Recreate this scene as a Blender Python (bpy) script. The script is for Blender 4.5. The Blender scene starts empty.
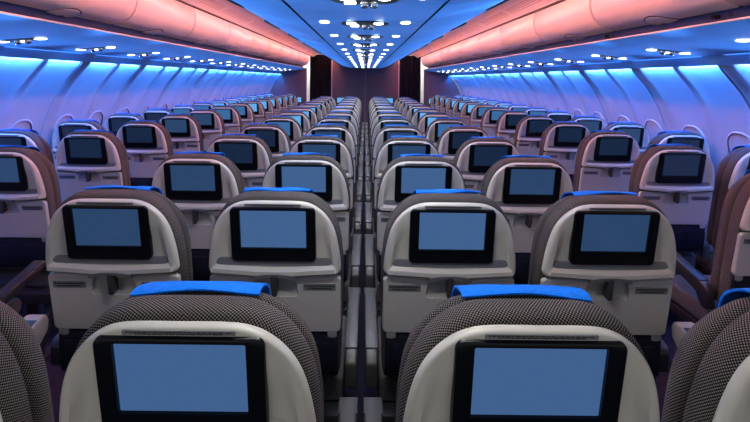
import bpy, bmesh, math, random
from mathutils import Vector, Matrix
random.seed(7)
S = bpy.context.scene
C = S.collection
PI = math.pi
EYE = 1.55                      # eye height of the photographer above the cabin floor
PITCH = 0.80                    # distance between two seat rows
END = 13.70                     # the bulkhead
BAY = 1.066                     # one wall panel, one overhead bin

def lin(r, g, b):
    f = lambda c: (c/255/12.92) if c/255 <= 0.04045 else ((c/255+0.055)/1.055)**2.4
    return (f(r), f(g), f(b), 1)

# ------------------------------------------------------------------ materials
def mat(name, col, rough=0.5, metal=0.0, emit=None, strength=0.0, spec=0.5, noise=0.0, nscale=40, bump=0.0):
    m = bpy.data.materials.new(name); m.use_nodes = True
    nt = m.node_tree; b = nt.nodes['Principled BSDF']
    b.inputs['Base Color'].default_value = col
    b.inputs['Roughness'].default_value = rough
    b.inputs['Metallic'].default_value = metal
    b.inputs['Specular IOR Level'].default_value = spec
    if emit:
        b.inputs['Emission Color'].default_value = emit
        b.inputs['Emission Strength'].default_value = strength
    if noise or bump:
        tc = nt.nodes.new('ShaderNodeTexCoord'); n = nt.nodes.new('ShaderNodeTexNoise')
        n.inputs['Scale'].default_value = nscale; n.inputs['Detail'].default_value = 4
        nt.links.new(tc.outputs['Object'], n.inputs['Vector'])
        if noise:
            r = nt.nodes.new('ShaderNodeValToRGB')
            r.color_ramp.elements[0].color = tuple(c*(1-noise) for c in col[:3])+(1,)
            r.color_ramp.elements[1].color = tuple(min(1, c*(1+noise)) for c in col[:3])+(1,)
            r.color_ramp.elements[0].position = 0.3; r.color_ramp.elements[1].position = 0.7
            nt.links.new(n.outputs['Fac'], r.inputs['Fac'])
            nt.links.new(r.outputs['Color'], b.inputs['Base Color'])
        if bump:
            bp = nt.nodes.new('ShaderNodeBump'); bp.inputs['Strength'].default_value = bump
            bp.inputs['Distance'].default_value = 0.002
            nt.links.new(n.outputs['Fac'], bp.inputs['Height'])
            nt.links.new(bp.outputs['Normal'], b.inputs['Normal'])
    return m

def tweed():
    m = bpy.data.materials.new('tweed_upholstery'); m.use_nodes = True
    nt = m.node_tree; b = nt.nodes['Principled BSDF']
    b.inputs['Roughness'].default_value = 0.9; b.inputs['Specular IOR Level'].default_value = 0.15
    tc = nt.nodes.new('ShaderNodeTexCoord')
    mp = nt.nodes.new('ShaderNodeMapping')
    mp.inputs['Rotation'].default_value = (0, 0, 0.62)
    nt.links.new(tc.outputs['UV'], mp.inputs['Vector'])
    def wave(direction, scale):
        w = nt.nodes.new('ShaderNodeTexWave'); w.wave_type = 'BANDS'; w.bands_direction = direction
        w.inputs['Scale'].default_value = scale; w.inputs['Distortion'].default_value = 0.5
        w.inputs['Detail'].default_value = 1.0; w.inputs['Detail Scale'].default_value = 2.0
        nt.links.new(mp.outputs['Vector'], w.inputs['Vector']); return w
    w1 = wave('X', 70); w2 = wave('Y', 70)
    a2 = nt.nodes.new('ShaderNodeMath'); a2.operation = 'ADD'
    nt.links.new(w1.outputs['Fac'], a2.inputs[0]); nt.links.new(w2.outputs['Fac'], a2.inputs[1])
    r = nt.nodes.new('ShaderNodeMapRange'); r.inputs['From Max'].default_value = 2.0
    nt.links.new(a2.outputs[0], r.inputs['Value'])
    cr = nt.nodes.new('ShaderNodeValToRGB')
    cr.color_ramp.elements[0].position = 0.48; cr.color_ramp.elements[0].color = lin(26, 23, 23)
    cr.color_ramp.elements[1].position = 0.80; cr.color_ramp.elements[1].color = lin(136, 131, 130)
    nt.links.new(r.outputs['Result'], cr.inputs['Fac'])
    nt.links.new(cr.outputs['Color'], b.inputs['Base Color'])
    bp = nt.nodes.new('ShaderNodeBump'); bp.inputs['Strength'].default_value = 0.25; bp.inputs['Distance'].default_value = 0.001
    nt.links.new(r.outputs['Result'], bp.inputs['Height']); nt.links.new(bp.outputs['Normal'], b.inputs['Normal'])
    return m

def carpet():
    m = mat('carpet', lin(38, 40, 56), 0.95, noise=0.5, nscale=180, spec=0.1)
    return m

M = {}
M['shell'] = mat('seat_shell_plastic', lin(206, 204, 197), 0.36, noise=0.02, nscale=300, bump=0.05)
M['tray'] = mat('tray_plastic', lin(196, 195, 191), 0.42, noise=0.02, nscale=300, bump=0.05)
M['ledge'] = mat('ledge_painted_shade_grey', lin(108, 110, 118), 0.45, noise=0.03, nscale=200)  # shading of the shelf is put into this darker grey
M['recess'] = mat('recess_plastic', lin(165, 165, 162), 0.4, noise=0.02, nscale=200)
M['arch'] = mat('arch_plastic', lin(108, 108, 113), 0.4, noise=0.03, nscale=200)
M['latch'] = mat('latch_plastic', lin(58, 58, 64), 0.35, noise=0.03, nscale=200)
M['bezel'] = mat('bezel_gloss_black', lin(7, 10, 19), 0.32, spec=0.3, noise=0.05, nscale=50)
M['sign_ink'] = mat('sign_black', lin(5, 6, 10), 0.7, noise=0.02, spec=.1)
M['placard'] = mat('placard_grey', lin(122, 124, 130), 0.5, noise=0.03, nscale=100)
M['ink'] = mat('placard_ink', lin(28, 28, 32), 0.6, noise=0.02)
M['tweed'] = tweed()
M['blue_cloth'] = mat('blue_headrest_cloth', lin(4, 118, 236), 0.75, noise=0.16, nscale=120, bump=0.4, spec=0.2)
M['navy'] = mat('navy_pocket_fabric', lin(24, 27, 44), 0.8, noise=0.3, nscale=60, spec=0.2)
M['cushion'] = mat('dark_cushion_fabric', lin(84, 82, 84), 0.85, noise=0.35, nscale=140, spec=0.15, bump=0.3)
M['arm'] = mat('armrest_plastic', lin(72, 72, 70), 0.38, noise=0.03, nscale=200)
M['arm_dark'] = mat('armrest_dark_pad', lin(44, 45, 52), 0.28, noise=0.04, nscale=200)
M['arm_beige'] = mat('armrest_beige_shell', lin(196, 188, 180), 0.45, noise=0.03, nscale=200)
M['metal'] = mat('brushed_metal', lin(176, 176, 178), 0.35, metal=0.3, noise=0.08, nscale=150)
M['leg'] = mat('dark_leg_metal', lin(40, 41, 46), 0.5, metal=0.3, noise=0.08, nscale=100)
M['chrome'] = mat('chrome', lin(225, 225, 228), 0.15, metal=1.0, noise=0.02)
def disp(n, c, s=1.0): return mat(n, lin(6, 9, 15), 0.14, emit=lin(*c), strength=s, spec=0.5, noise=0.02)
M['disp_a'] = disp('display_slate_blue', (64, 96, 142))
M['disp_b'] = disp('display_dusk_blue', (42, 68, 104))
M['disp_c'] = disp('display_night_blue', (22, 38, 64))
M['disp_d'] = disp('display_sky_blue', (100, 170, 228))
M['disp_e'] = disp('display_steel_blue', (58, 104, 156))
M['wall'] = mat('sidewall_plastic', lin(158, 154, 164), 0.42, noise=0.02, nscale=80)
M['lining'] = mat('cabin_lining', lin(205, 212, 222), 0.4, noise=0.02, nscale=60)
M['blue_lit_lining'] = mat('painted_blue_lit_lining', lin(128, 178, 232), 0.38, noise=0.02, nscale=60)  # blue mood light on the pale panels is put into the base colour
M['bin'] = mat('bin_door_plastic', lin(236, 220, 208), 0.34, noise=0.015, nscale=60)
M['recess_shadow'] = mat('painted_recess_shadow_grey', lin(84, 80, 92), 0.6, noise=0.05)  # dark ring colour painted as the shade inside the window recess
M['seam'] = mat('dark_seam', lin(14, 16, 26), 0.6, noise=0.05)
M['rail'] = mat('bin_rail_dark', lin(20, 30, 68), 0.45, noise=0.06, nscale=60)
M['psu'] = mat('service_unit_dark', lin(46, 44, 42), 0.3, metal=0.3, noise=0.1, nscale=80)
M['ceiling'] = mat('aisle_ceiling_plastic', lin(224, 210, 208), 0.5, noise=0.02, nscale=60)
M['bead'] = mat('pale_bead', lin(250, 240, 236), 0.4, noise=0.01)
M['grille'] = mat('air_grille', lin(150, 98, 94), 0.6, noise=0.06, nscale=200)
M['bulk'] = mat('bulkhead_laminate', lin(98, 84, 88), 0.5, noise=0.05, nscale=30)
M['post'] = mat('bulkhead_post', lin(190, 165, 165), 0.45, noise=0.03)
M['curtain'] = mat('black_curtain_cloth', lin(22, 23, 34), 0.85, noise=0.2, nscale=60, spec=0.15)
M['galley'] = mat('galley_white', lin(240, 240, 238), 0.5, noise=0.02)
M['carpet'] = carpet()
M['glow_white'] = mat('reading_lamp_lens', lin(255, 255, 250), 0.3, emit=(1, .97, .9, 1), strength=9.0, noise=0.01)
M['glow_blue'] = mat('blue_led_lens', lin(200, 220, 255), 0.3, emit=(.26, .56, 1, 1), strength=75.0, noise=0.01)
M['glow_cove'] = mat('blue_cove_lens', lin(160, 200, 255), 0.3, emit=(.05, .3, 1, 1), strength=1.2, noise=0.01)
M['glow_pink'] = mat('salmon_led_lens', lin(255, 190, 180), 0.3, emit=(1, .30, .165, 1), strength=62.0, noise=0.01)
M['glow_galley'] = mat('galley_lamp_lens', lin(255, 255, 255), 0.3, emit=(1, .98, .95, 1), strength=50.0, noise=0.01)

# ------------------------------------------------------------------ mesh helpers
class MB:
    def __init__(self): self.v = []; self.f = []; self.mi = []
    def add(self, vs, fs, mi=0):
        o = len(self.v); self.v += [tuple(p) for p in vs]
        for f in fs: self.f.append([i+o for i in f]); self.mi.append(mi)
    def box(self, x0, x1, y0, y1, z0, z1, mi=0):
        vs = [(x, y, z) for z in (z0, z1) for y in (y0, y1) for x in (x0, x1)]
        self.add(vs, [(0,2,3,1),(4,5,7,6),(0,1,5,4),(2,6,7,3),(0,4,6,2),(1,3,7,5)], mi)
    def prism(self, poly, axis, a, b, mi=0):
        """poly in the two other axes (cyclic order), extruded along axis from a to b"""
        n = len(poly)
        def p(q, t):
            return {'x': (t, q[0], q[1]), 'y': (q[0], t, q[1]), 'z': (q[0], q[1], t)}[axis]
        vs = [p(q, a) for q in poly]+[p(q, b) for q in poly]
        fs = [list(range(n))[::-1], list(range(n, 2*n))]+[(i, (i+1) % n, n+(i+1) % n, n+i) for i in range(n)]
        self.add(vs, fs, mi)
    def rings(self, rs, cap0=True, cap1=True, mi=0, closed=True):
        n = len(rs[0]); vs = [p for r in rs for p in r]; fs = []
        for k in range(len(rs)-1):
            for i in range(n if closed else n-1):
                j = (i+1) % n
                fs.append((k*n+i, k*n+j, (k+1)*n+j, (k+1)*n+i))
        if cap0: fs.append(list(range(n))[::-1])
        if cap1: fs.append([(len(rs)-1)*n+i for i in range(n)])
        self.add(vs, fs, mi)
    def mesh(self, name, mats, xf=None, bevel=0, seg=2, smooth=35):
        me = bpy.data.meshes.new(name)
        v = [xf(*p) for p in self.v] if xf else self.v
        me.from_pydata([tuple(p) for p in v], [], self.f)
        for m in (mats if isinstance(mats, (list, tuple)) else [mats]): me.materials.append(M[m])
        me.polygons.foreach_set('material_index', self.mi)
        bm = bmesh.new(); bm.from_mesh(me)
        bmesh.ops.recalc_face_normals(bm, faces=bm.faces)
        if bevel:
            es = [e for e in bm.edges if len(e.link_faces) == 2 and e.calc_face_angle(0) > 0.6]
            bmesh.ops.bevel(bm, geom=es, offset=bevel, segments=seg, affect='EDGES', profile=0.5, clamp_overlap=True)
        bm.to_mesh(me); bm.free()
        me.polygons.foreach_set('use_smooth', [True]*len(me.polygons))
        me.set_sharp_from_angle(angle=math.radians(smooth))
        me.update(); return me

def link(name, me, parent=None, loc=None, label=None, cat=None, group=None, kind=None):
    o = bpy.data.objects.new(name, me); C.objects.link(o)
    if parent: o.parent = parent
    if loc: o.location = loc
    if label: o['label'] = label
    if cat: o['category'] = cat
    if group: o['group'] = group
    if kind: o['kind'] = kind
    return o
def thing(name, label, cat, loc=(0, 0, 0), group=None, rotz=0):
    o = link(name, None, None, loc, label, cat, group); o.rotation_euler = (0, 0, rotz); return o
def struct(name, me, label, cat): return link(name, me, None, None, label, cat, None, 'structure')

def arc_pts(cx, cy, rx, ry, n): return [(cx+rx*math.cos(2*PI*i/n), cy+ry*math.sin(2*PI*i/n)) for i in range(n)]
def rrect(x0, x1, y0, y1, r, k=5):
    out = []
    for (cx, cy, a) in ((x1-r, y0+r, -PI/2), (x1-r, y1-r, 0), (x0+r, y1-r, PI/2), (x0+r, y0+r, PI)):
        for i in range(k+1):
            t = a+PI/2*i/k; out.append((cx+r*math.cos(t), cy+r*math.sin(t)))
    return out
def resample(poly, n):
    P = poly+[poly[0]]; L = [0]
    for i in range(len(poly)): L.append(L[-1]+math.dist(P[i], P[i+1]))
    out = []
    for k in range(n):
        s = L[-1]*k/n
        for i in range(len(poly)):
            if L[i+1] >= s:
                t = (s-L[i])/max(1e-9, L[i+1]-L[i]); out.append((P[i][0]+(P[i+1][0]-P[i][0])*t, P[i][1]+(P[i+1][1]-P[i][1])*t)); break
    return out
def smooth_half(pts, n):
    """Catmull-Rom through the half outline"""
    out = []
    for i in range(len(pts)-1):
        p0 = pts[max(0, i-1)]; p1 = pts[i]; p2 = pts[i+1]; p3 = pts[min(len(pts)-1, i+2)]
        for k in range(n):
            t = k/n
            out.append(tuple(0.5*((2*p1[a])+(-p0[a]+p2[a])*t+(2*p0[a]-5*p1[a]+4*p2[a]-p3[a])*t*t+(-p0[a]+3*p1[a]-3*p2[a]+p3[a])*t**3) for a in (0, 1)))
    out.append(pts[-1]); return out
def mirror_outline(half):
    return [(x, y) for x, y in half]+[(-x, y) for x, y in half[::-1] if abs(x) > 1e-6]
def normals2(poly):
    n = len(poly); out = []
    A = sum(poly[i][0]*poly[(i+1) % n][1]-poly[(i+1) % n][0]*poly[i][1] for i in range(n))
    sg = 1 if A > 0 else -1
    for i in range(n):
        a = poly[i-1]; b = poly[(i+1) % n]; dx, dy = b[0]-a[0], b[1]-a[1]; l = math.hypot(dx, dy) or 1
        out.append((sg*dy/l, -sg*dx/l))
    return out
def offset(poly, d):
    N = normals2(poly)
    if not callable(d): dd = d; d = lambda p: dd
    return [(p[0]+n[0]*d(p), p[1]+n[1]*d(p)) for p, n in zip(poly, N)]

# ------------------------------------------------------------------ the seat
TH = math.radians(12)
ST, CT = math.sin(TH), math.cos(TH)
def back(u, v, w):            # (across, up the back, forward) -> seat frame; v = 0 is the top of the screen bezel
    return (u, -v*ST+w*CT, 1.13+v*CT+w*ST)
def sstep(a, b, x):
    t = min(1, max(0, (x-a)/(b-a))); return t*t*(3-2*t)

SHELL_H = [(0, .0245), (.06, .0245), (.10, .0215), (.132, .010), (.160, -.012), (.182, -.042), (.198, -.078), (.209, -.118), (.217, -.165),
           (.2215, -.210), (.221, -.229), (.212, -.2405), (.185, -.2435), (.13, -.247), (.07, -.2515), (0, -.2535)]
SHELL_H = [(x, v-.008*sstep(-.09, .01, v)) for x, v in SHELL_H]
SHELL = mirror_outline(smooth_half(SHELL_H, 4))

def make_shell():
    mb = MB(); N = SHELL
    low = lambda p: sstep(-.03, -.13, p[1])
    bot = lambda p: sstep(-.205, -.235, p[1])
    def ring(ins, w):
        o = offset(N, ins if callable(ins) else -ins)
        return [(a[0], a[1], w(q) if callable(w) else w) for a, q in zip(o, N)]
    rs = [ring(0.004, .020), ring(0, .012), ring(0, .003), ring(lambda p: -(.0015+.0015*low(p)), lambda p: -.0015-.0045*low(p)), ring(lambda p: -(.003+.005*low(p)), lambda p: -.004-.007*low(p)),
          ring(lambda p: -(.006+.008*low(p)), lambda p: -.0055-.0075*low(p)-.010*bot(p)),
          ring(lambda p: -(.012+.011*low(p)+.005*bot(p)), lambda p: -.0055-.0075*low(p)-.009*bot(p)),
          ring(lambda p: -(.026+.010*low(p)+.008*bot(p)), lambda p: -.0055+.0095*low(p)),
          ring(lambda p: -(.042+.006*low(p)+.008*bot(p)), lambda p: -.0050+.0115*low(p))]
    # inner field collapses to a lower-density copy of the outline
    inner = [(x*.55, y*.55-.05, .002) for x, y, w in rs[-1]]
    rs.append(inner)
    mb.rings(rs)
    return mb.mesh('seat_shell', 'shell', back, smooth=50)

def make_tray():
    out = rrect(-.222, .222, -.466, -.2505, .017)
    # top edge dips towards the middle like the shell's lower lip
    out = [(x, y-(.011*(1-(abs(x)/.222)) if y > -.30 else 0)) for x, y in resample(out, 120)]
    hole0 = [(-.066, -.2625), (.066, -.2625), (.072, -.285), (.077, -.318), (.072, -.327), (-.072, -.327), (-.077, -.318), (-.072, -.285)]
    c = (0, -.297)
    def radial(poly, ang):
        n = len(poly); d = (math.cos(ang), math.sin(ang)); best = None
        for i in range(n):
            a = poly[i]; b = poly[(i+1) % n]; ex, ey = b[0]-a[0], b[1]-a[1]
            det = d[0]*(-ey)-d[1]*(-ex)
            if abs(det) < 1e-12: continue
            rx, ry = a[0]-c[0], a[1]-c[1]
            t = (rx*(-ey)-ry*(-ex))/det; s = (d[0]*ry-d[1]*rx)/det
            if t > 0 and -1e-6 <= s <= 1+1e-6: best = t if best is None else max(best, t)
        return (c[0]+d[0]*best, c[1]+d[1]*best)
    angs = sorted(set([round(math.atan2(p[1]-c[1], p[0]-c[0]), 5) for p in out+hole0]))
    O = [radial(out, a) for a in angs]; H = [radial(hole0, a) for a in angs]
    mb = MB(); n = len(angs)
    R = lambda P, w: [(p[0], p[1], w) for p in P]
    rs = [R(H, .022), R(H, -.001), R(offset(H, .002), -.004), R(offset(O, -.004), -.004), R(offset(O, -.001), -.001), R(O, .003), R(O, .022), R(H, .022)]
    mb.rings(rs, False, False)
    return mb.mesh('tray_table', 'tray', back, smooth=40)

def make_recess():
    mb = MB()
    # a scoop behind the hole: back plate, and a sloping floor that catches the light
    mb.add([(-.080, -.258, .0085), (.080, -.258, .0085), (.080, -.312, .0085), (-.080, -.312, .0085), (.080, -.329, -.003), (-.080, -.329, -.003)],
           [(0, 1, 2, 3), (3, 2, 4, 5)], 0)
    return mb.mesh('latch_recess', 'recess', back)
def make_arch():
    mb = MB()
    top = [(.072*math.cos(t), -.252+.019*math.sin(t)**.6) for t in [PI*i/14 for i in range(15)]]
    bot = [(x*.86, y-.010 if 0 < i < 14 else y-.004) for i, (x, y) in enumerate(top)]
    mb.rings([[(x, y, -.0245) for x, y in top]+[(x, y, -.0245) for x, y in bot[::-1]],
              [(x, y, -.012) for x, y in top]+[(x, y, -.012) for x, y in bot[::-1]]])
    return mb.mesh('arch_trim', 'arch', back)
def make_latch():
    mb = MB(); o = rrect(-.0095, .0095, -.315, -.236, .006, 4)
    P = lambda d, w: [(x, y, w) for x, y in offset(o, d)]
    mb.rings([P(0, .006), P(0, -.024), P(-.002, -.028), P(-.004, -.029)])
    return mb.mesh('tray_latch', 'latch', back)
def make_bezel():
    mb = MB(); o = rrect(-.1395, .1395, -.192, .001, .016, 6)
    P = lambda d, w: [(x, y, w) for x, y in offset(o, d)]
    mb.rings([P(0, .008), P(0, -.010), P(-.0015, -.0122), P(-.004, -.013), [(x, y, -.0124) for x, y in rrect(-.1085, .1085, -.1440, -.0090, .003, 6)], [(x, y, -.0060) for x, y in rrect(-.1080, .1080, -.1435, -.0095, .003, 6)]])
    # small round button under the picture
    b = arc_pts(0, -.178, .004, .0022, 12)
    mb.rings([[(x, y, -.0105) for x, y in b], [(x, y, -.0136) for x, y in b]])
    return mb.mesh('screen_bezel', 'bezel', back)
def make_display(m):
    mb = MB(); o = rrect(-.1075, .1075, -.1430, -.0100, .002, 2)
    mb.rings([[(x, y, -.0050) for x, y in o], [(x, y, -.0068) for x, y in o]])
    return mb.mesh('display', m, back)
def make_ledge():
    mb = MB()
    pl = [(-.194, -.187), (.194, -.187), (.196, -.196), (.188, -.206), (.172, -.210), (-.172, -.210), (-.188, -.206), (-.196, -.196)]
    mb.rings([[(x, y, .012) for x, y in pl], [(x, y, -.001 if y > -.19 else -.008) for x, y in pl]])
    return mb.mesh('ledge', 'ledge', back, bevel=.001, seg=1)
def make_placard(x0, x1, y0, y1, w, seed, inset=.003):
    rnd = random.Random(seed); mb = MB(); o = rrect(x0, x1, y0, y1, min(.002, (y1-y0)/3), 3)
    mb.rings([[(x, y, w+.004) for x, y in o], [(x, y, w) for x, y in o]], mi=0)
    h = (y1-y0); cx = (x0+x1)/2
    for ln, (f, ext) in enumerate(((.66, .97), (.30, .80))):
        half = (x1-x0)/2*ext-inset; x = cx-half; hh = h*.10
        while x < cx+half:
            L = rnd.uniform(.0022, .0095); e = min(x+L, cx+half); yc = y0+h*f
            mb.box(x, e, yc-hh, yc+hh, w-.0006, w+.0004, 1); x = e+.0016
    return mb.mesh('placard', ['placard', 'ink'], back)
def make_hinge():
    mb = MB(); mb.box(-.016, .016, -.486, -.466, -.003, .02); mb.box(-.010, .010, -.492, -.486, -.001, .02)
    b = arc_pts(0, -.476, .003, .003, 10); mb.rings([[(x, y, -.002) for x, y in b], [(x, y, -.0045) for x, y in b]])
    return mb.mesh('tray_hinge', 'metal', back, bevel=.0012, seg=1)

BODY_H = [(0, .0245), (.06, .0240), (.10, .0205), (.132, .008), (.160, -.014), (.182, -.044), (.199, -.080), (.210, -.120), (.218, -.167),
          (.222, -.22), (.222, -.32), (.220, -.45), (.216, -.60), (.205, -.655), (.15, -.665), (0, -.665)]
BODY = mirror_outline(smooth_half(BODY_H, 4))
BODY_RINGS = [(-.008, .010), (.002, .016), (.005, .030), (.006, .055), (.003, .070), (-.005, .079), (-.011, .084), (-.006, .088), (.000, .095),
              (.001, .108), (-.003, .128), (-.013, .146), (-.03, .158), (-.065, .166)]
def top_drop(w): return .006*sstep(.02, .08, w)+.022*sstep(.075, .135, w)+.02*sstep(.12, .166, w)
def make_backrest():
    mb = MB(); rs = []
    for d, w in BODY_RINGS:
        o = offset(BODY, d)
        rs.append([(x, y-top_drop(w)*sstep(-.16, .01, q[1]), w) for (x, y), q in zip(o, BODY)])
    last = rs[-1]; rs.append([(x*.4, -.3+(y+.3)*.4, .158) for x, y, w in last])
    mb.rings(rs)
    me = mb.mesh('backrest', 'tweed', back, smooth=60)
    # weave coordinates: around the outline, and along the section
    n = len(BODY); arc = [0]
    for i in range(n): arc.append(arc[-1]+math.dist(BODY[i], BODY[(i+1) % n]))
    run = [0]
    for a, b in zip(rs, rs[1:]): run.append(run[-1]+math.dist(a[n//4], b[n//4]))
    uv = me.uv_layers.new(name='weave')
    for p in me.polygons:
        ids = [me.loops[l].vertex_index for l in p.loop_indices]
        cols = [i % n for i in ids]; wrap = max(cols)-min(cols) > n//2
        for l, i in zip(p.loop_indices, ids):
            c = i % n; a = arc[n] if (wrap and c == 0) else arc[c]
            uv.data[l].uv = (a, run[i//n])
    return me
def make_cover(seed):
    rnd = random.Random(seed); mb = MB()
    ph = rnd.uniform(0, 6.28); ra = rnd.uniform(-.006, .010); sk = rnd.uniform(-.05, .05)
    def path(u, t):
        w0 = .074+.006*math.sin(u*17+ph)+ra*u/.115
        edge = .0042*max(0, (abs(u)-.06)/.055)
        if t < .62:
            w = w0+(.140-w0)*t/.62
            d = .003+.006*math.sin(min(1, (t/.62))*PI*.75)+.0015*math.sin(u*40+ph+5*t)
            return (w, .0245-top_drop(w)+d-edge)
        q = (t-.62)/.38
        return (.140+.029*math.sin(min(1, q*3)*PI/2), .0245-top_drop(.140)+.0072-edge-.18*q**1.2)
    us = [-.1135+.227*i/18 for i in range(19)]; ts = [k/22 for k in range(23)]
    up, dn = [], []
    for t in ts:
        up.append([]); dn.append([])
        for u in us:
            w, v = path(u, t); uu = u+sk*.02*t
            up[-1].append((uu, v+.0035, w+(.0035 if t > .62 else 0))); dn[-1].append((uu, v, w))
    nu, nt = len(us), len(ts); vs = [p for r in up for p in r]+[p for r in dn for p in r]; o = nu*nt; fs = []
    for k in range(nt-1):
        for i in range(nu-1):
            a = k*nu+i; fs.append((a, a+1, a+nu+1, a+nu)); fs.append((o+a, o+a+nu, o+a+nu+1, o+a+1))
    for i in range(nu-1):
        fs.append((i, o+i, o+i+1, i+1)); a = (nt-1)*nu+i; fs.append((a, a+1, o+a+1, o+a))
    for k in range(nt-1):
        a = k*nu; fs.append((a, a+nu, o+a+nu, o+a)); a = k*nu+nu-1; fs.append((a, o+a, o+a+nu, a+nu))
    mb.add(vs, fs)
    return mb.mesh('headrest_cover', 'blue_cloth', back, smooth=50)
def make_pocket():
    mb = MB()
    prof = [(-.470, .012), (-.474, .002), (-.55, -.012), (-.62, -.014), (-.645, .002), (-.645, .020), (-.470, .020)]
    mb.add([(x, v, w) for x in (-.212, .212) for v, w in prof], [])
    n = len(prof); o = len(mb.v)-2*n
    mb.f += [list(range(o, o+n)), list(range(o+n, o+2*n))[::-1]]+[[o+i, o+(i+1) % n, o+n+(i+1) % n, o+n+i] for i in range(n)]
    mb.mi += [0]*(n+2)
    for k in range(3): mb.box(-.19+.135*k, -.19+.11+.135*k, -.60, -.50, -.0165, -.010)
    return mb.mesh('literature_pocket', 'navy', back, bevel=.004)
def make_cushion():
    mb = MB()
    prof = [(.20, .36), (.64, .37), (.675, .39), (.685, .425), (.67, .455), (.62, .470), (.45, .462), (.20, .455)]
    mb.prism(prof, 'x', -.228, .228)
    return mb.mesh('seat_cushion', 'cushion', bevel=.016, seg=3)
def make_pan():
    mb = MB(); mb.prism([(.13, .30), (.66, .32), (.66, .36), (.13, .36)], 'x', -.232, .232)
    return mb.mesh('seat_pan', 'leg', bevel=.006)
def make_leg(front):
    mb = MB()
    if front: mb.prism([(.50, .02), (.56, .02), (.545, .32), (.505, .32)], 'x', -.02, .02)
    else: mb.prism([(.06, .02), (.12, .02), (.24, .32), (.19, .32)], 'x', -.02, .02)
    y = .53 if front else .09
    mb.box(-.03, .03, y-.06, y+.06, 0, .02)
    return mb.mesh('leg', 'leg', bevel=.003, seg=1)
def make_armrest(ztip, zrear, ylen, m_top='arm', wid=.055, big=False):
    mb = MB(); h = wid/2; y0 = .16
    drop = .115 if not big else .10; th = .05 if not big else .085
    prof = [(y0+.01, zrear-drop), (y0+.055, zrear-drop), (y0+.085, zrear-th-.01), (y0+ylen-.10, ztip-th), (y0+ylen-.03, ztip-th+.01), (y0+ylen, ztip-.022), (y0+ylen-.006, ztip-.006),
            (y0+ylen-.03, ztip), (y0+.06, zrear), (y0+.025, zrear-.008), (y0+.006, zrear-.028)]
    mb.prism(prof, 'x', -h, h)
    taper = lambda x, y, z: (x*(.78+.22*sstep(.2, .62, y)), y, z)
    return mb.mesh('armrest', m_top, taper, bevel=.007, seg=3)
def make_armcap(ztip, zrear, ylen, m, wid=.055, big=False):
    mb = MB(); h = wid/2+.001; y0 = .16
    s = (ztip-zrear)/(ylen-.09)
    f = lambda y: zrear+s*(y-y0-.06)
    ya, yb = y0+ylen-.085, y0+ylen-.022
    if big:
        ya = y0+ylen-.34
        mb.prism([(ya, f(ya)-.088), (yb-.02, f(yb)-.082), (yb+.016, f(yb)-.055), (yb+.020, f(yb)-.020), (yb+.008, f(yb)+.001), (yb-.01, f(yb)+.004), (ya, f(ya)+.004)], 'x', -h, h)
        return mb.mesh('armrest_cap', m, bevel=.006, seg=3)
    mb.prism([(ya, f(ya)-.006), (yb, f(yb)-.006), (yb+.016, f(yb)-.016), (yb+.012, f(yb)+.001), (yb, f(yb)+.004), (ya, f(ya)+.004)], 'x', -h, h)
    return mb.mesh('armrest_cap', m, bevel=.002, seg=2)
def make_armpad(ztip, zrear, ylen, m, wid=.055):
    mb = MB(); h = wid/2-.004; y0 = .16
    mb.prism([(y0+.06, zrear-.003), (y0+ylen-.03, ztip-.003), (y0+ylen-.03, ztip+.006), (y0+.06, zrear+.006)], 'x', -h, h)
    return mb.mesh('armrest_pad', m, bevel=.003, seg=2)
def make_belt():
    mb = MB()
    for s in (-1, 1):
        pts = [(s*.205, .30, .462), (s*.15, .36, .478), (s*.08, .40, .480), (s*.02, .42, .482)]
        for a, b in zip(pts, pts[1:]):
            mb.add([(a[0], a[1]-.02, a[2]), (a[0], a[1]+.02, a[2]), (b[0], b[1]+.02, b[2]), (b[0], b[1]-.02, b[2]),
                    (a[0], a[1]-.02, a[2]+.003), (a[0], a[1]+.02, a[2]+.003), (b[0], b[1]+.02, b[2]+.003), (b[0], b[1]-.02, b[2]+.003)],
                   [(0, 1, 2, 3), (4, 7, 6, 5), (0, 4, 5, 1), (2, 6, 7, 3), (1, 5, 6, 2), (0, 3, 7, 4)])
    return mb.mesh('seat_belt', 'navy')
def make_buckle():
    mb = MB(); mb.box(-.035, .03, .395, .447, .482, .500)
    return mb.mesh('buckle', 'chrome', bevel=.006, seg=2)

G = {}
G['shell'] = make_shell(); G['tray'] = make_tray(); G['recess'] = make_recess(); G['arch'] = make_arch(); G['latch'] = make_latch()
G['bezel'] = make_bezel(); G['ledge'] = make_ledge(); G['hinge'] = make_hinge(); G['back'] = make_backrest(); G['pocket'] = make_pocket()
for k in 'abcde': G['disp_'+k] = make_display('disp_'+k)
G['pl_top'] = make_placard(-.092, .092, .0030, .0115, -.0068, 3)
G['pl_l'] = make_placard(-.205, -.095, -.303, -.2775, -.0052, 5); G['pl_r'] = make_placard(.095, .205, -.303, -.2775, -.0052, 9)
G['covers'] = [make_cover(i) for i in range(6)]
G['cushion'] = make_cushion(); G['pan'] = make_pan(); G['leg_f'] = make_leg(True); G['leg_r'] = make_leg(False)
G['belt'] = make_belt(); G['buckle'] = make_buckle()
ARM = {'flat': (.562, .548, .57, 'arm', 'arm', 'arm_dark'), 'outer': (.735, .60, .72, 'arm_dark', 'arm_beige', 'arm_dark'),
       'side_left': (.605, .50, .60, 'arm_dark', 'arm', 'arm_dark'), 'side_right': (.70, .60, .56, 'arm_dark', 'arm_dark', 'arm_dark')}
for k, (zt, zr, yl, a, b, c) in ARM.items():
    w = .055 if k != 'outer' else .062
    G['arm_'+k] = make_armrest(zt, zr, yl, a, w, k == 'outer'); G['cap_'+k] = make_armcap(zt, zr, yl, b, w, k == 'outer'); G['pad_'+k] = make_armpad(zt, zr, yl, a if k == 'flat' else c, w)

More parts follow.
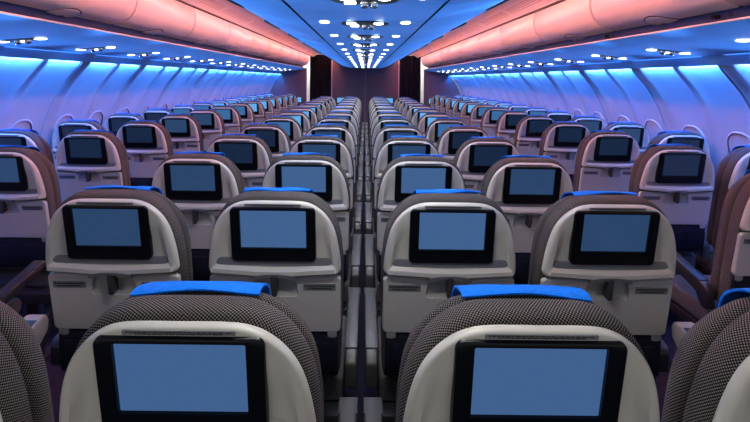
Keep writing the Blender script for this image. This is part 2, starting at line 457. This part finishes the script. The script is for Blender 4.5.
ORD = ['', 'first', 'second', 'third', 'fourth', 'fifth', 'sixth', 'seventh', 'eighth', 'ninth', 'tenth', 'eleventh', 'twelfth', 'thirteenth', 'fourteenth', 'fifteenth', 'sixteenth', 'seventeenth', 'eighteenth']

def make_seat(x, y, label, group, dm, arms, lod, idx, rot=0):
    t = thing('airline_seat', label, 'seat', (x, y, 0), group, rot)
    link('backrest', G['back'], t)
    link('headrest_cover', G['covers'][(idx*7+int(y*3)) % 6], t, label='bright blue cloth cover over the head of the seat')
    link('seat_shell', G['shell'], t)
    b = link('screen_bezel', G['bezel'], t, label='glossy black screen surround'); link('display', G['disp_'+dm], b, label='dim blue lit screen')
    tr = link('tray_table', G['tray'], t)
    link('latch_recess', G['recess'], tr); link('tray_latch', G['latch'], tr, label='grey upright tray latch')
    link('seat_cushion', G['cushion'], t); link('literature_pocket', G['pocket'], t, label='dark navy pocket panel')
    link('ledge', G['ledge'], t)
    if lod < 2:
        link('placard', G['pl_top'], t, label='grey placard with two lines of tiny print')
        for k in ('pl_l', 'pl_r'): link('placard', G[k], tr)
        link('arch_trim', G['arch'], t)
        for s in (-1, 1): link('tray_hinge', G['hinge'], tr, (s*.192, 0, 0))
    if lod < 1:
        link('seat_pan', G['pan'], t)
    if True:
        for s in (-.16, .16): link('leg', G['leg_f'], t, (s, 0, 0)); link('leg', G['leg_r'], t, (s, 0, 0))
    if lod < 1:
        bl = link('seat_belt', G['belt'], t); link('buckle', G['buckle'], bl, label='silver belt buckle')
    for kind, u in arms:
        a = link('armrest', G['arm_'+kind], t, (u, 0, 0)); link('armrest_cap', G['cap_'+kind], a); link('armrest_pad', G['pad_'+kind], a)
    return t

# centre block: two pairs either side of the narrow central gap
for n in range(1, 14):
    y = n*PITCH; lod = 0 if n <= 4 else (1 if n <= 6 else 2)
    for ci, (x, cname) in enumerate(((-.837, 'outer left'), (-.2915, 'inner left'), (.296, 'inner right'), (.831, 'outer right'))):
        s = -1 if x < 0 else 1
        inner = abs(x) < .5
        where = 'row nearest the camera' if n == 1 else f'{ORD[n]} row from the camera'
        lab = f'grey tweed seat, {cname} column of centre block, {where}'
        if n <= 3: dm = 'a' if inner else 'b'
        elif n <= 6: dm = 'b' if inner else 'c'
        else: dm = 'a'
        if not inner and 6 <= n: dm = 'd' if n >= 7 else 'e'  # far screens glow brighter to stand in for bright reflections
        if n == 2 and not inner: dm = 'b'
        arms = [('flat', -s*.256)] if inner else [('flat', -s*.278), ('outer', s*.262)]
        make_seat(x, y, lab, 'centre block seats', dm, arms, lod, ci)
# the blocks of two along each wall
for side, ph, n0, n1 in (('left', .18, 2, 15), ('right', .66, 2, 15)):
    s = -1 if side == 'left' else 1
    for n in range(n0, n1+1):
        y = (n+ph)*PITCH; k = n-n0+1
        if y > END-1.0: continue
        lod = 0 if n <= 4 else (1 if n <= 6 else 2)
        for x, cname in ((1.905, 'aisle'), (2.445, 'window')):
            if cname == 'window' and n == n0: continue
            kk = k if cname == 'aisle' else k-1
            lab = f'grey seat in the {side} wall block, {cname} column, {ORD[kk]} visible row from the camera'
            if n <= 4: dm = 'b' if (side == 'left' and n <= 3) else 'c'
            elif n <= 7: dm = 'c' if random.random() < .4 else 'b'
            elif n <= 9: dm = 'e'
            else: dm = 'd'  # brighter glow painted in for the reflections on far screens
            arms = [('side_'+side, -s*.268), ('flat', s*.270)] if cname == 'aisle' else []
            make_seat(s*x, y, lab, f'seats along the {side} wall', dm, arms, lod, n*2+(cname == 'window'))

# ------------------------------------------------------------------ setting: floor, walls, windows
Z = lambda h: EYE+h
Y0 = -0.6
mb = MB(); mb.box(-2.75, 2.75, Y0, 15.3, -.06, 0); struct('floor', mb.mesh('floor', 'carpet'), 'dark blue grey carpet under all the seat rows', 'floor')

WP = [(2.350, .146), (2.360, .122), (2.374, .098), (2.40, .068), (2.44, .022), (2.50, -.05), (2.555, -.135), (2.605, -.235), (2.645, -.33), (2.675, -.42), (2.70, -.52), (2.722, -.66), (2.735, -.85), (2.73, -1.10), (2.70, -1.35), (2.66, -1.56)]
WP = smooth_half(WP, 2)
def wall_at(h):
    for a, b in zip(WP, WP[1:]):
        if a[1] >= h >= b[1]:
            t = (a[1]-h)/(a[1]-b[1]); x = a[0]+(b[0]-a[0])*t; d = (b[0]-a[0], b[1]-a[1]); l = math.hypot(*d)
            return x, (d[0]/l, d[1]/l)
def sheet(mb, prof, ys, s, th):
    """a long curved sheet of thickness th; prof runs (x, h), thickness goes outward / upward; ys = [(y, inward offset), ...]"""
    n = len(prof); nr = []
    for i in range(n):
        a = prof[max(0, i-1)]; b = prof[min(n-1, i+1)]; d = (b[0]-a[0], b[1]-a[1]); l = math.hypot(*d); nr.append((d[1]/l, -d[0]/l))
    m = len(ys)
    for extra, flip in ((0, False), (-th, True)):
        vs = [(s*(x+nx*(d+extra)), y, Z(h+nh*(d+extra))) for y, d in ys for (x, h), (nx, nh) in zip(prof, nr)]
        mb.add(vs, [(i*n+j, i*n+j+1, (i+1)*n+j+1, (i+1)*n+j) for i in range(m-1) for j in range(n-1)])
    o = len(mb.v)-2*m*n; q = m*n
    fs = []
    for j in range(n-1):
        for r in (0, (m-1)*n): fs.append((o+r+j, o+r+j+1, o+q+r+j+1, o+q+r+j))
    for i in range(m-1):
        for c in (0, n-1): fs.append((o+i*n+c, o+(i+1)*n+c, o+q+(i+1)*n+c, o+q+i*n+c))
    mb.f += fs; mb.mi += [0]*len(fs)
SEAM = {'left': 4.06, 'right': 3.25}
# (distance from the seam, how far the panel stands proud): grooves at the seams, a broad rib beside each and a narrow rib in the middle
RIB = [(0, -.006), (.006, -.006), (.008, .008), (.012, .012), (.028, .006), (.045, 0), (.12, -.008), (.21, -.011), (.30, -.008), (.395, 0), (.405, .010), (.42, .016), (.48, .016), (.50, .010),
       (.512, 0), (.60, -.008), (.70, -.011), (.80, -.008), (.905, 0), (.918, .010), (.94, .016), (1.03, .014), (1.052, .012), (1.060, -.006)]
def panel_rows(side):
    rows = []; s0 = SEAM[side]; k0 = -int((s0-Y0)/BAY)-1
    for k in range(k0, 14):
        for t, d in RIB:
            y = s0+k*BAY+t if side == 'right' else s0+(k+1)*BAY-t
            rows.append((y, d))
    rows = sorted(r for r in rows if Y0 <= r[0] <= END-.004)
    return rows
for side in ('left', 'right'):
    s = -1 if side == 'left' else 1
    mb = MB(); sheet(mb, WP, panel_rows(side), s, .012)
    me = mb.mesh('wall', 'wall', smooth=60)
    struct('wall_'+side, me, f'curved pale {side} sidewall of ribbed window panels under blue light', 'wall')

# windows with their shades drawn, two to a panel
HC = -.54
wx, wt = wall_at(HC)
def window_mesh():
    mb = MB(); o = rrect(-.125, .125, -.185, .185, .105, 8)
    P = lambda d, c: [(x, y, c) for x, y in offset(o, d)]
    mb.rings([P(.036, -.014), P(.022, .004), P(.006, .014), P(.001, .0135), P(0, .012)], False, False)
    mb.rings([P(0, .012), P(-.001, -.002), P(-.007, -.0035)], False, False, mi=1)
    return mb.mesh('window_frame', ['wall', 'recess_shadow'], smooth=60)
def shade_mesh():
    mb = MB(); o = rrect(-.119, .119, -.179, .179, .10, 8)
    mb.rings([[(x, y, -.012) for x, y in o], [(x, y, -.004) for x, y in o]])
    mb.box(-.05, .05, -.150, -.138, -.005, .004)
    return mb.mesh('window_shade', 'wall', smooth=40)
wf, wsd = window_mesh(), shade_mesh(); wn = 0
for side in ('left', 'right'):
    s = -1 if side == 'left' else 1
    for k in range(-1, 10):
        for off in (.235, .745):
            y = SEAM[side]+k*BAY+off if side == 'right' else SEAM[side]+(k+1)*BAY-off
            if not 2.3 < y < END-.4: continue
            wn += 1
            up = Vector((-s*wt[0], 0, -wt[1])); inn = Vector((s*wt[1], 0, -wt[0])); 
            if inn.x*s > 0: inn = -inn
            al = up.cross(inn)
            mtx = Matrix((al, up, inn)).transposed().to_4x4(); mtx.translation = Vector((s*(wx), y, Z(HC)))-inn*.001
            o = link(f'window_{wn}', wf, None, None, f'round topped cabin window in the {side} wall with its shade drawn', 'window', f'windows in the {side} wall', 'structure')
            o.matrix_world = mtx
            link('window_shade', wsd, o)

# blue LED lenses along the head of each window bay
ln = 0
for side in ('left', 'right'):
    s = -1 if side == 'left' else 1
    mb = MB(); mc = MB()
    for k in range(-4, 10):
        for a, b in ((.03, .40), (.505, .905)):
            ya, yb = (SEAM[side]+k*BAY+a, SEAM[side]+k*BAY+b) if side == 'right' else (SEAM[side]+(k+1)*BAY-b, SEAM[side]+(k+1)*BAY-a)
            if ya < 1.2 or yb > END-.05: continue
            x0, x1 = sorted((s*2.3295, s*2.333)); mb.box(x0, x1, ya, yb, Z(.123), Z(.145))
        ya, yb = (SEAM[side]+k*BAY+.10, SEAM[side]+k*BAY+.93) if side == 'right' else (SEAM[side]+(k+1)*BAY-.93, SEAM[side]+(k+1)*BAY-.10)
        if ya > 1.2 and yb < END-.05:
            x0, x1 = sorted((s*2.283, s*2.303)); mc.box(x0, x1, ya, yb, Z(.178), Z(.182))
    ln += 1; struct(f'trim_{ln}', mb.mesh('wall_wash_lens', 'glow_blue'), f'blue LED strip washing down the {side} window wall', 'light strip')
    ln += 1; struct(f'trim_{ln}', mc.mesh('cove_lens', 'glow_cove'), f'thin blue light strip above the {side} window wall', 'light strip')

# lower lining between bins and wall (carries the side service units)
LP = [(1.628, .276), (1.70, .255), (1.80, .238), (1.93, .224), (2.15, .204), (2.245, .192), (2.275, .186), (2.280, .196), (2.306, .192), (2.310, .172), (2.318, .135), (2.322, .118), (2.327, .118), (2.328, .150), (2.385, .150)]
for side in ('left', 'right'):
    s = -1 if side == 'left' else 1
    st = 2.054 if side == 'left' else 2.10
    ys = [Y0]+[st+2*BAY*k for k in range(0, 6)]+[END-.004]
    mb = MB()
    for a, b in zip(ys, ys[1:]):
        sheet(mb, [(x, h) for x, h in LP], [(a+.004, 0), (b-.004, 0)], s, -.004)
    me = mb.mesh('lower_lining', 'blue_lit_lining', smooth=25)
    ln += 1; o = struct(f'trim_{ln}', me, f'lining painted as blue lit under the {side} overhead bins, with seams across it', 'ceiling lining')
    # dark backing seen in the seams
    mb = MB(); x0, x1 = sorted((s*1.66, s*2.40))
    for y in ys[1:-1]: mb.box(x0, x1, y-.03, y+.03, Z(.30), Z(.304))
    ln += 1; struct(f'trim_{ln}', mb.mesh('seam_backing', 'seam'), f'dark backing in the {side} lining seams', 'trim')
    # light lip under the dark rail
    mb = MB(); x0, x1 = sorted((s*1.606, s*1.640)); mb.box(x0, x1, Y0, END-.004, Z(.273), Z(.281))
    ln += 1; struct(f'trim_{ln}', mb.mesh('lip', 'bin', bevel=.002), f'thin pink lit lip below the {side} bin rail', 'trim')

# ------------------------------------------------------------------ side overhead bins
BP = smooth_half([(1.464, .590), (1.452, .55), (1.448, .50), (1.458, .44), (1.482, .39), (1.525, .352), (1.572, .334), (1.612, .327)], 4)
def bin_door(s, L):
    mb = MB(); th = .012; n = len(BP)
    nr = []
    for i in range(n):
        a = BP[max(0, i-1)]; b = BP[min(n-1, i+1)]; d = (b[0]-a[0], b[1]-a[1]); l = math.hypot(*d); nr.append((-d[1]/l, d[0]/l))
    rs = []
    for y, ins in ((.009, .020), (.010, .006), (.018, 0), (L-.018, 0), (L-.010, .006), (L-.009, .020)):
        ring = [(s*(x+nx*ins), y, Z(h+nh*ins)) for (x, h), (nx, nh) in zip(BP, nr)]
        rs.append(ring)
    mb.rings(rs, False, False, closed=False)
    return mb.mesh('bin_door', 'bin', smooth=50)
def bin_body(s, L):
    mb = MB(); P = [(s*x, Z(h)) for x, h in [(1.50, .60), (1.49, .50), (1.51, .42), (1.57, .365), (1.64, .345), (2.2, .30), (2.2, .60)]]
    mb.prism(P, 'y', .001, L-.001); return mb.mesh('bin_body', 'seam')
def bin_rail(s, L):
    mb = MB(); P = [(s*x, Z(h)) for x, h in [(1.612, .325), (1.625, .284), (1.66, .284), (1.66, .335)]]
    mb.prism(P, 'y', 0, L); return mb.mesh('bin_rail', 'rail')
def bin_latch(s, L):
    """half-round push plate at the lower edge of the door"""
    mb = MB(); R = .112; k = 18
    ti = len(BP)-1
    arc = [0]
    for a, b in zip(BP[::-1], BP[::-1][1:]): arc.append(arc[-1]+math.dist(a, b))
    def at(dist):
        B = BP[::-1]
        for i in range(len(arc)-1):
            if arc[i+1] >= dist:
                t = (dist-arc[i])/(arc[i+1]-arc[i]); a, b = B[i], B[i+1]; d = (b[0]-a[0], b[1]-a[1]); l = math.hypot(*d)
                return (a[0]+d[0]*t, a[1]+d[1]*t), (-d[1]/l*-1, d[0]/l*-1)
    def P(r, th, lift):
        (x, h), nn = at(max(0.0, r*math.sin(th)*.80))
        nx, nh = nn
        if nx > 0: nx, nh = -nx, -nh
        return (s*(x+nx*lift), L/2+r*math.cos(th), Z(h+nh*lift))
    for mi, spec in ((1, [(R+.008, .0005), (R+.008, .003), (R-.004, .003)]), (0, [(R-.001, .001), (R-.001, .005), (R*.6, .011), (R*.2, .013)])):
        rs = [[P(r, PI*i/k, lift) for i in range(k+1)] for r, lift in spec]
        mb.rings(rs, False, False, closed=False, mi=mi)
    return mb.mesh('bin_latch', ['bin', 'seam'], smooth=50)
BG = {}
for s in (-1, 1):
    BG[s] = (bin_door(s, BAY), bin_body(s, BAY), bin_rail(s, BAY), bin_latch(s, BAY))
def text_obj(txt, size, m, name):
    cu = bpy.data.curves.new(name, 'FONT'); cu.body = txt; cu.size = size; cu.extrude = .0004; cu.align_x = 'CENTER'; cu.align_y = 'CENTER'
    tmp = bpy.data.objects.new(name, cu); C.objects.link(tmp); bpy.context.view_layer.update()
    me = bpy.data.meshes.new_from_object(tmp.evaluated_get(bpy.context.evaluated_depsgraph_get()))
    bpy.data.objects.remove(tmp); bpy.data.curves.remove(cu); me.materials.clear(); me.materials.append(M[m])
    o = bpy.data.objects.new(name, me); C.objects.link(o); return o
for side in ('left', 'right'):
    s = -1 if side == 'left' else 1; y = 2.054-BAY if side == 'left' else 2.10-BAY; k = 0
    while y+BAY < END:
        k += 1
        vis = k-1 if k > 1 else 1
        lab = f'curved salmon lit overhead bin, {ORD[k]} from the camera along the {side} side'
        t = thing('overhead_bin', lab, 'overhead bin', (0, y, 0), f'overhead bins on the {side} side')
        d, b, r, l = BG[s]
        link('bin_body', b, t, label='dark gap around the door'); dd = link('bin_door', d, t); link('bin_latch', l, dd); rr = link('bin_rail', r, t, label='dark blue rail under the door')
        if side == 'right' and k in (2, 3):
            # seat row signs on the rail
            o = text_obj('26' if k == 2 else '27', .030, 'sign_ink', 'row_number'); o.parent = rr
            o.matrix_local = Matrix(((0, 0, -1, 1.6115), (-1, 0, 0, .06 if k == 2 else .02), (0, 1, 0, Z(.304)), (0, 0, 0, 1)))
            mb = MB(); yy = .155 if k == 2 else .11
            for q in range(3): mb.box(1.6105, 1.6200, yy-.022+.017*q, yy-.010+.017*q, Z(.295), Z(.313))
            link('row_symbol', mb.mesh('row_symbol', 'sign_ink'), rr)
        y += BAY

# ------------------------------------------------------------------ centre bins (their flat underside is the low ceiling over the middle block)
DP = smooth_half([(.322, .299), (.40, .303), (.48, .318), (.56, .340), (.63, .366), (.68, .395), (.715, .43), (.735, .48), (.74, .56), (.74, .62)], 4)
CL = 2*BAY
def c_door(s, L):
    mb = MB(); rs = []
    n = len(DP); nr = []
    for i in range(n):
        a = DP[max(0, i-1)]; b = DP[min(n-1, i+1)]; d = (b[0]-a[0], b[1]-a[1]); l = math.hypot(*d); nr.append((-d[1]/l, d[0]/l))
    for y, ins in ((.003, .012), (.004, .004), (.010, 0), (L-.010, 0), (L-.004, .004), (L-.003, .012)):
        rs.append([(s*(x+nx*ins), y, Z(h+nh*ins)) for (x, h), (nx, nh) in zip(DP, nr)])
    mb.rings(rs, False, False, closed=False); return mb.mesh('bin_door', 'blue_lit_lining', smooth=50)
def c_body(L):
    mb = MB(); half = [(.31, .312), (.44, .330), (.60, .378), (.66, .43), (.70, .50), (.71, .62)]
    P = [(x, Z(h)) for x, h in half]+[(-x, Z(h)) for x, h in half[::-1]]
    mb.prism(P, 'y', .001, L-.001); return mb.mesh('bin_body', 'seam')
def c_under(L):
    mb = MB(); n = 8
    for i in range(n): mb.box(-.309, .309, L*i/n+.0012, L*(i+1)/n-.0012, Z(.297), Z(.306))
    return mb.mesh('underside_panel', 'blue_lit_lining', bevel=.0012, seg=1)
def c_latch(s):
    mb = MB(); x, h = .668, .383
    P = [(s*(x-.045), Z(h-.028)), (s*(x+.052), Z(h+.018)), (s*(x+.050), Z(h+.055)), (s*(x-.048), Z(h-.002))]
    mb.prism(P, 'y', -.055, .055); return mb.mesh('bin_latch', 'seam', bevel=.004, seg=2)
CG = (c_under(CL), c_body(CL), {s: c_door(s, CL) for s in (-1, 1)}, {s: c_latch(s) for s in (-1, 1)})
y = 1.935-CL; k = 0
while y < END-.2:
    k += 1; L = min(CL, END-.004-y)
    t = thing('centre_overhead_bin', f'centre overhead bin painted as blue lit, with flat underside, {ORD[k]} from the camera', 'overhead bin', (0, y, 0), 'centre overhead bins')
    full = abs(L-CL) < 1e-6
    link('bin_body', CG[1] if full else c_body(L), t, label='dark gaps around the panels')
    link('underside_panel', CG[0] if full else c_under(L), t)
    for s in (-1, 1):
        d = link('bin_door', CG[2][s] if full else c_door(s, L), t)
        for q in (.25, .75):
            if full or q < .5: link('bin_latch', CG[3][s], d, (0, CL*q, 0), label='black latch on the edge of the door')
    y += CL

# ------------------------------------------------------------------ aisle ceilings with air grilles and the salmon light strip
AC = smooth_half([(.70, .705), (1.0, .705), (1.20, .702), (1.30, .692), (1.37, .668), (1.43, .632), (1.462, .606)], 3)
for side in ('left', 'right'):
    s = -1 if side == 'left' else 1
    mb = MB(); sheet(mb, AC, [(Y0, 0), (END-.004, 0)], s, -.01)
    struct('ceiling_'+side, mb.mesh('aisle_ceiling', 'ceiling', smooth=50), f'salmon lit curved ceiling over the {side} aisle', 'ceiling')
    mb = MB(); x0, x1 = sorted((s*.752, s*.760)); mb.box(x0, x1, 1.0, END-.02, Z(.645), Z(.685))
    ln += 1; struct(f'trim_{ln}', mb.mesh('aisle_light_lens', 'glow_pink'), f'salmon LED strip hidden above the {side} doors of the centre bins', 'light strip')
    mb = MB(); x0, x1 = sorted((s*1.288, s*1.296)); mb.box(x0, x1, Y0, END-.004, Z(.684), Z(.694))
    ln += 1; struct(f'trim_{ln}', mb.mesh('ceiling_bead', 'bead'), f'fine pale bead along the {side} aisle ceiling', 'trim')
    mb = MB(); x0, x1 = sorted((s*1.448, s*1.480)); mb.box(x0, x1, Y0, END-.004, Z(.595), Z(.6045))
    ln += 1; struct(f'trim_{ln}', mb.mesh('shadow_gap', 'seam'), f'black gap between the {side} aisle ceiling and the bins', 'trim')
    y = 2.6; k = 0
    while y+BAY < END:
        k += 1; mb = MB()
        P = [(1.315, .6885), (1.365, .670), (1.420, .6395)]
        Q = [(s*x, Z(h-.009)) for x, h in P]+[(s*x, Z(h+.003)) for x, h in P[::-1]]
        mb.prism(Q, 'y', .05, BAY-.05)
        # the slits run along the grille
        for f in (.2, .4, .6, .8):
            a, b = (P[0], P[1]) if f < .5 else (P[1], P[2]); g = f*2 if f < .5 else f*2-1
            x, h = a[0]+(b[0]-a[0])*g, a[1]+(b[1]-a[1])*g
            mb.prism([(s*(x-.002), Z(h-.0076)), (s*(x+.002), Z(h-.0088)), (s*(x+.002), Z(h-.0118)), (s*(x-.002), Z(h-.0106))], 'y', .06, BAY-.06)
        link('air_grille', mb.mesh('air_grille', 'grille'), None, (0, y, 0), f'long reddish air grille, {ORD[k]} from the camera in the {side} aisle ceiling', 'air grille', f'air grilles over the {side} aisle')
        y += BAY

# ------------------------------------------------------------------ passenger service units
def ell(mb, cx, cy, rx, ry, z0, z1, mi=0, n=20, dome=0):
    a = arc_pts(cx, cy, rx, ry, n)
    rs = [[(x, y, z0) for x, y in a], [(x, y, z1) for x, y in a]]
    if dome:
        for f, q in ((.85, .5), (.5, .9)): rs.append([(cx+(x-cx)*f, cy+(y-cy)*f, z1-dome*q) for x, y in a])
    mb.rings(rs, mi=mi)
mb = MB(); ell(mb, 0, .12, .126, .118, 0, -.006, n=32, dome=.003); PS_BODY = mb.mesh('unit_plate', 'psu', smooth=50)
mb = MB(); ell(mb, 0, 0, .025, .044, 0, -.003, dome=.001); LAMP = mb.mesh('reading_lamp', 'glow_white', smooth=60)
mb = MB(); ell(mb, 0, 0, .017, .020, 0, -.018, n=16, dome=.008); GASP = mb.mesh('air_nozzle', 'chrome', smooth=60)
mb = MB(); ell(mb, 0, .0, .145, .062, 0, -.006, n=32, dome=.003); PS_SIDE = mb.mesh('unit_plate', 'psu', smooth=50)
mb = MB(); ell(mb, 0, 0, .029, .038, 0, -.003, dome=.001); LAMP_S = mb.mesh('reading_lamp', 'glow_white', smooth=60)
mb = MB(); mb.box(-.022, .022, -.009, .009, -.006, .002); SIGN = mb.mesh('lit_sign', 'glow_white', bevel=.002)

def spot(name, loc, target, power, col, ang, blend=.6, rad=.03):
    l = bpy.data.lights.new(name, 'SPOT'); l.energy = power; l.color = col; l.spot_size = math.radians(ang); l.spot_blend = blend; l.shadow_soft_size = rad
    o = bpy.data.objects.new(name, l); C.objects.link(o); o.location = loc
    o.rotation_euler = (Vector(target)-Vector(loc)).to_track_quat('-Z', 'Y').to_euler(); return o
P_READ, P_SIDE, P_BLUE, P_WASH = 6.0, 1.3, 380.0, 6.5
k = 0
for n in range(-1, 16):
    y = (n+.19)*PITCH-.06+.8*0
    if y < 0.1 or y > END-.4: continue
    k += 1; vis = k
    t = thing('passenger_service_unit', f'dark oval service unit with two bright reading lamps, {ORD[k]} from camera under centre bins', 'service unit', (0, y, Z(.2968)), 'service units under the centre bins')
    link('unit_plate', PS_BODY, t)
    for x in (-.071, .071): link('reading_lamp', LAMP, t, (x, .06, -.007))
    for x in (-.212, .212): link('reading_lamp', LAMP, t, (x, .07, 0))
    for x in (.0, .035): link('air_nozzle', GASP, t, (x, .16, -.005))
    link('lit_sign', SIGN, t, (-.055, .155, -.009))
    spot('centre_reading_lamp', (0, y+.05, Z(.26)), (0, y+.25, 0), P_READ*1.4, (1, .96, .9), 150, .8)
    for x in (-.212, .212): spot('outer_reading_lamp', (x, y+.07, Z(.27)), (x*3.2, y+.30, 0), P_READ, (1, .96, .9), 140, .8)
SL = math.atan2(.020, .22)
for side, ph in (('left', .64), ('right', .12)):
    s = -1 if side == 'left' else 1; k = 0
    for n in range(2, 17):
        y = (n+ph)*PITCH
        if y > END-.4: continue
        k += 1
        t = thing('passenger_service_unit', f'slim service unit with two bright reading lamps, {ORD[k]} from the camera under {side} bins', 'service unit', (s*2.04, y, Z(.2135)), f'service units under the {side} bins')
        t.rotation_euler = (0, s*SL, 0)
        link('unit_plate', PS_SIDE, t)
        for x in (-.112, .112): link('reading_lamp', LAMP_S, t, (x, 0, -.006))
        for x in (-.03, .03): link('air_nozzle', GASP, t, (x, .01, -.005))
        link('lit_sign', SIGN, t, (-.0, .035, -.009))
        spot('side_reading_lamp', (s*2.02, y, Z(.17)), (s*2.1, y+.15, 0), P_SIDE, (1, .95, .93), 140, .8)

# ------------------------------------------------------------------ far end: bulkheads, curtains, galley behind
mb = MB(); mb.box(-.92, .92, END, END+.04, 0, Z(.74)); struct('wall_front', mb.mesh('bulkhead', 'bulk'), 'plain dusky centre bulkhead behind the last centre rows', 'wall')
mb = MB(); mb.box(-.004, .004, END-.006, END, 0, Z(.30)); ln += 1; struct(f'trim_{ln}', mb.mesh('bulkhead_seam', 'post'), 'thin pale joint down the middle of the centre bulkhead', 'trim')
for side in ('left', 'right'):
    s = -1 if side == 'left' else 1
    P = [(s*1.64, 0), (s*1.64, Z(.30))]+[(s*x, Z(h)) for x, h in LP[1:7]]+[(s*2.36, Z(.17))]+[(s*x, Z(h)) for x, h in WP if h > -1.5]+[(s*2.66, 0)]
    mb = MB(); mb.prism(P, 'y', END, END+.04)
    struct('wall_front_'+side, mb.mesh('side_bulkhead', 'bulk'), f'dusky purple side bulkhead at the end of the {side} seats', 'wall')
    mb = MB(); x0, x1 = sorted((s*.925, s*.95)); mb.box(x0, x1, END-.03, END+.05, 0, Z(.62))
    ln += 1; struct(f'trim_{ln}', mb.mesh('bulkhead_post', 'post'), f'pinkish edge post of the centre bulkhead beside the {side} curtain', 'trim')
    # header above the curtain
    mb = MB(); x0, x1 = sorted((s*.74, s*1.64)); mb.box(x0, x1, END+.10, END+.13, Z(.68), Z(.78))
    ln += 1; struct(f'trim_{ln}', mb.mesh('curtain_header', 'galley'), f'white header over the {side} aisle curtain', 'trim')
    # curtain
    mb = MB(); n = 90; top, bot = [], []
    for i in range(n+1):
        f = i/n; x = s*(.955+.60*f); d = .022*math.sin(f*2*PI*9)+.008*math.sin(f*2*PI*23+1)
        top.append((x, END+.05+d*.8, Z(.672))); bot.append((x+s*.006*math.sin(f*31), END+.05+d*1.25, .03))
    off = [[(x, y+.006, z) for x, y, z in r] for r in (top, bot)]
    mb.rings([bot, top, off[1-1], off[1]], False, False, closed=False)
    link('aisle_curtain', mb.mesh('aisle_curtain', 'curtain', smooth=80), None, None, f'black pleated curtain across the far end of the {side} aisle', 'curtain')
mb = MB(); mb.box(-2.75, 2.75, 15.2, 15.25, 0, Z(.9)); struct('wall_galley', mb.mesh('galley_wall', 'galley'), 'white galley wall glimpsed past the curtains', 'wall')
mb = MB(); mb.box(-2.75, 2.75, END+.14, 15.25, Z(.86), Z(.9)); struct('ceiling_galley', mb.mesh('galley_ceiling', 'galley'), 'white galley ceiling beyond the curtains', 'ceiling')
mb = MB()
for s in (-1, 1): mb.box(s*1.6-.15, s*1.6+.15, 14.3, 14.8, Z(.84), Z(.855))
ln += 1; struct(f'trim_{ln}', mb.mesh('galley_lamp', 'glow_galley'), 'bright galley lamps beyond the curtains', 'light')
# wall monitors on the bulkheads
mb = MB(); o = rrect(-.135, .135, -.085, .085, .012, 4)
mb.rings([[(x, 0, z) for x, z in o], [(x, -.02, z) for x, z in o], [(x, -.022, z) for x, z in offset(o, -.004)]]); MON = mb.mesh('monitor_case', 'bezel')
mb = MB(); o = rrect(-.118, .118, -.07, .07, .004, 3)
mb.rings([[(x, -.021, z) for x, z in o], [(x, -.0235, z) for x, z in o]]); MOND = mb.mesh('display', 'disp_d')
for x, where in ((-.66, 'centre bulkhead, left of its joint'), (.66, 'centre bulkhead, right of its joint'), (-1.90, 'left side bulkhead'), (1.90, 'right side bulkhead')):
    t = thing('wall_monitor', f'small bright blue screen mounted on the {where}', 'monitor', (x, END, Z(-.60)), 'bulkhead monitors')
    link('monitor_case', MON, t); link('display', MOND, t)

# ------------------------------------------------------------------ window wash lights, then added unseen blue spots low by the walls
for side in ('left', 'right'):
    s = -1 if side == 'left' else 1
    for k in range(-4, 10):
        for a in (.215, .705):
            y = SEAM[side]+k*BAY+a if side == 'right' else SEAM[side]+(k+1)*BAY-a
            if 1.4 < y < END-.15:
                l = bpy.data.lights.new('window_wash_light', 'AREA'); l.shape = 'RECTANGLE'; l.size = .37; l.size_y = .020; l.energy = P_WASH; l.color = (.015, .20, 1); l.spread = math.radians(150)
                o = bpy.data.objects.new('window_wash_light', l); C.objects.link(o); o.location = (s*2.336, y, Z(.117))
                zx = -Vector((s*.26, 0, -.40)).normalized(); xx = Vector((0, 1, 0)); yy = zx.cross(xx)
                o.matrix_world = Matrix.Translation(o.location) @ Matrix((xx, yy, zx)).transposed().to_4x4()
for side in ('left', 'right'):
    s = -1 if side == 'left' else 1
    ph = .18 if side == 'left' else .66
    for k in range(1, 16):
        y = (k+ph)*PITCH+.50
        spot('added_bin_spot', (s*2.62, y, Z(-.60)), (s*1.02, y, Z(.287)), P_BLUE, (.17, .46, 1), 29, .5, .04)  # added spot without a fixture, turns the centre bins blue
        spot('added_lining_spot', (s*2.60, y, Z(-.55)), (s*1.80, y, Z(.25)), 52, (.17, .46, 1), 56, .8, .04)  # second added spot, brightens the lining under the side bins

w = bpy.data.worlds.new('cabin_air'); S.world = w; w.use_nodes = True
bg = w.node_tree.nodes['Background']; bg.inputs['Color'].default_value = (1, .97, .93, 1); bg.inputs['Strength'].default_value = .45

# ------------------------------------------------------------------ camera
cam = bpy.data.cameras.new('camera'); co = bpy.data.objects.new('camera', cam); C.objects.link(co); S.camera = co
cam.sensor_fit = 'HORIZONTAL'; cam.sensor_width = 36; cam.lens = 490/750*36
cam.shift_x = 9.5/750; cam.shift_y = -132/750; cam.clip_start = .02; cam.clip_end = 60
co.location = (.006, 0, EYE); co.rotation_euler = (PI/2, -math.radians(.65), 0)

S.view_settings.view_transform = 'Standard'; S.view_settings.look = 'None'; S.view_settings.gamma = 1; S.view_settings.use_curve_mapping = False
S.view_settings.exposure = 0.0
S.cycles.use_denoising = True
S.cycles.max_bounces = 6; S.cycles.diffuse_bounces = 3; S.cycles.glossy_bounces = 3
S.cycles.sample_clamp_indirect = 4
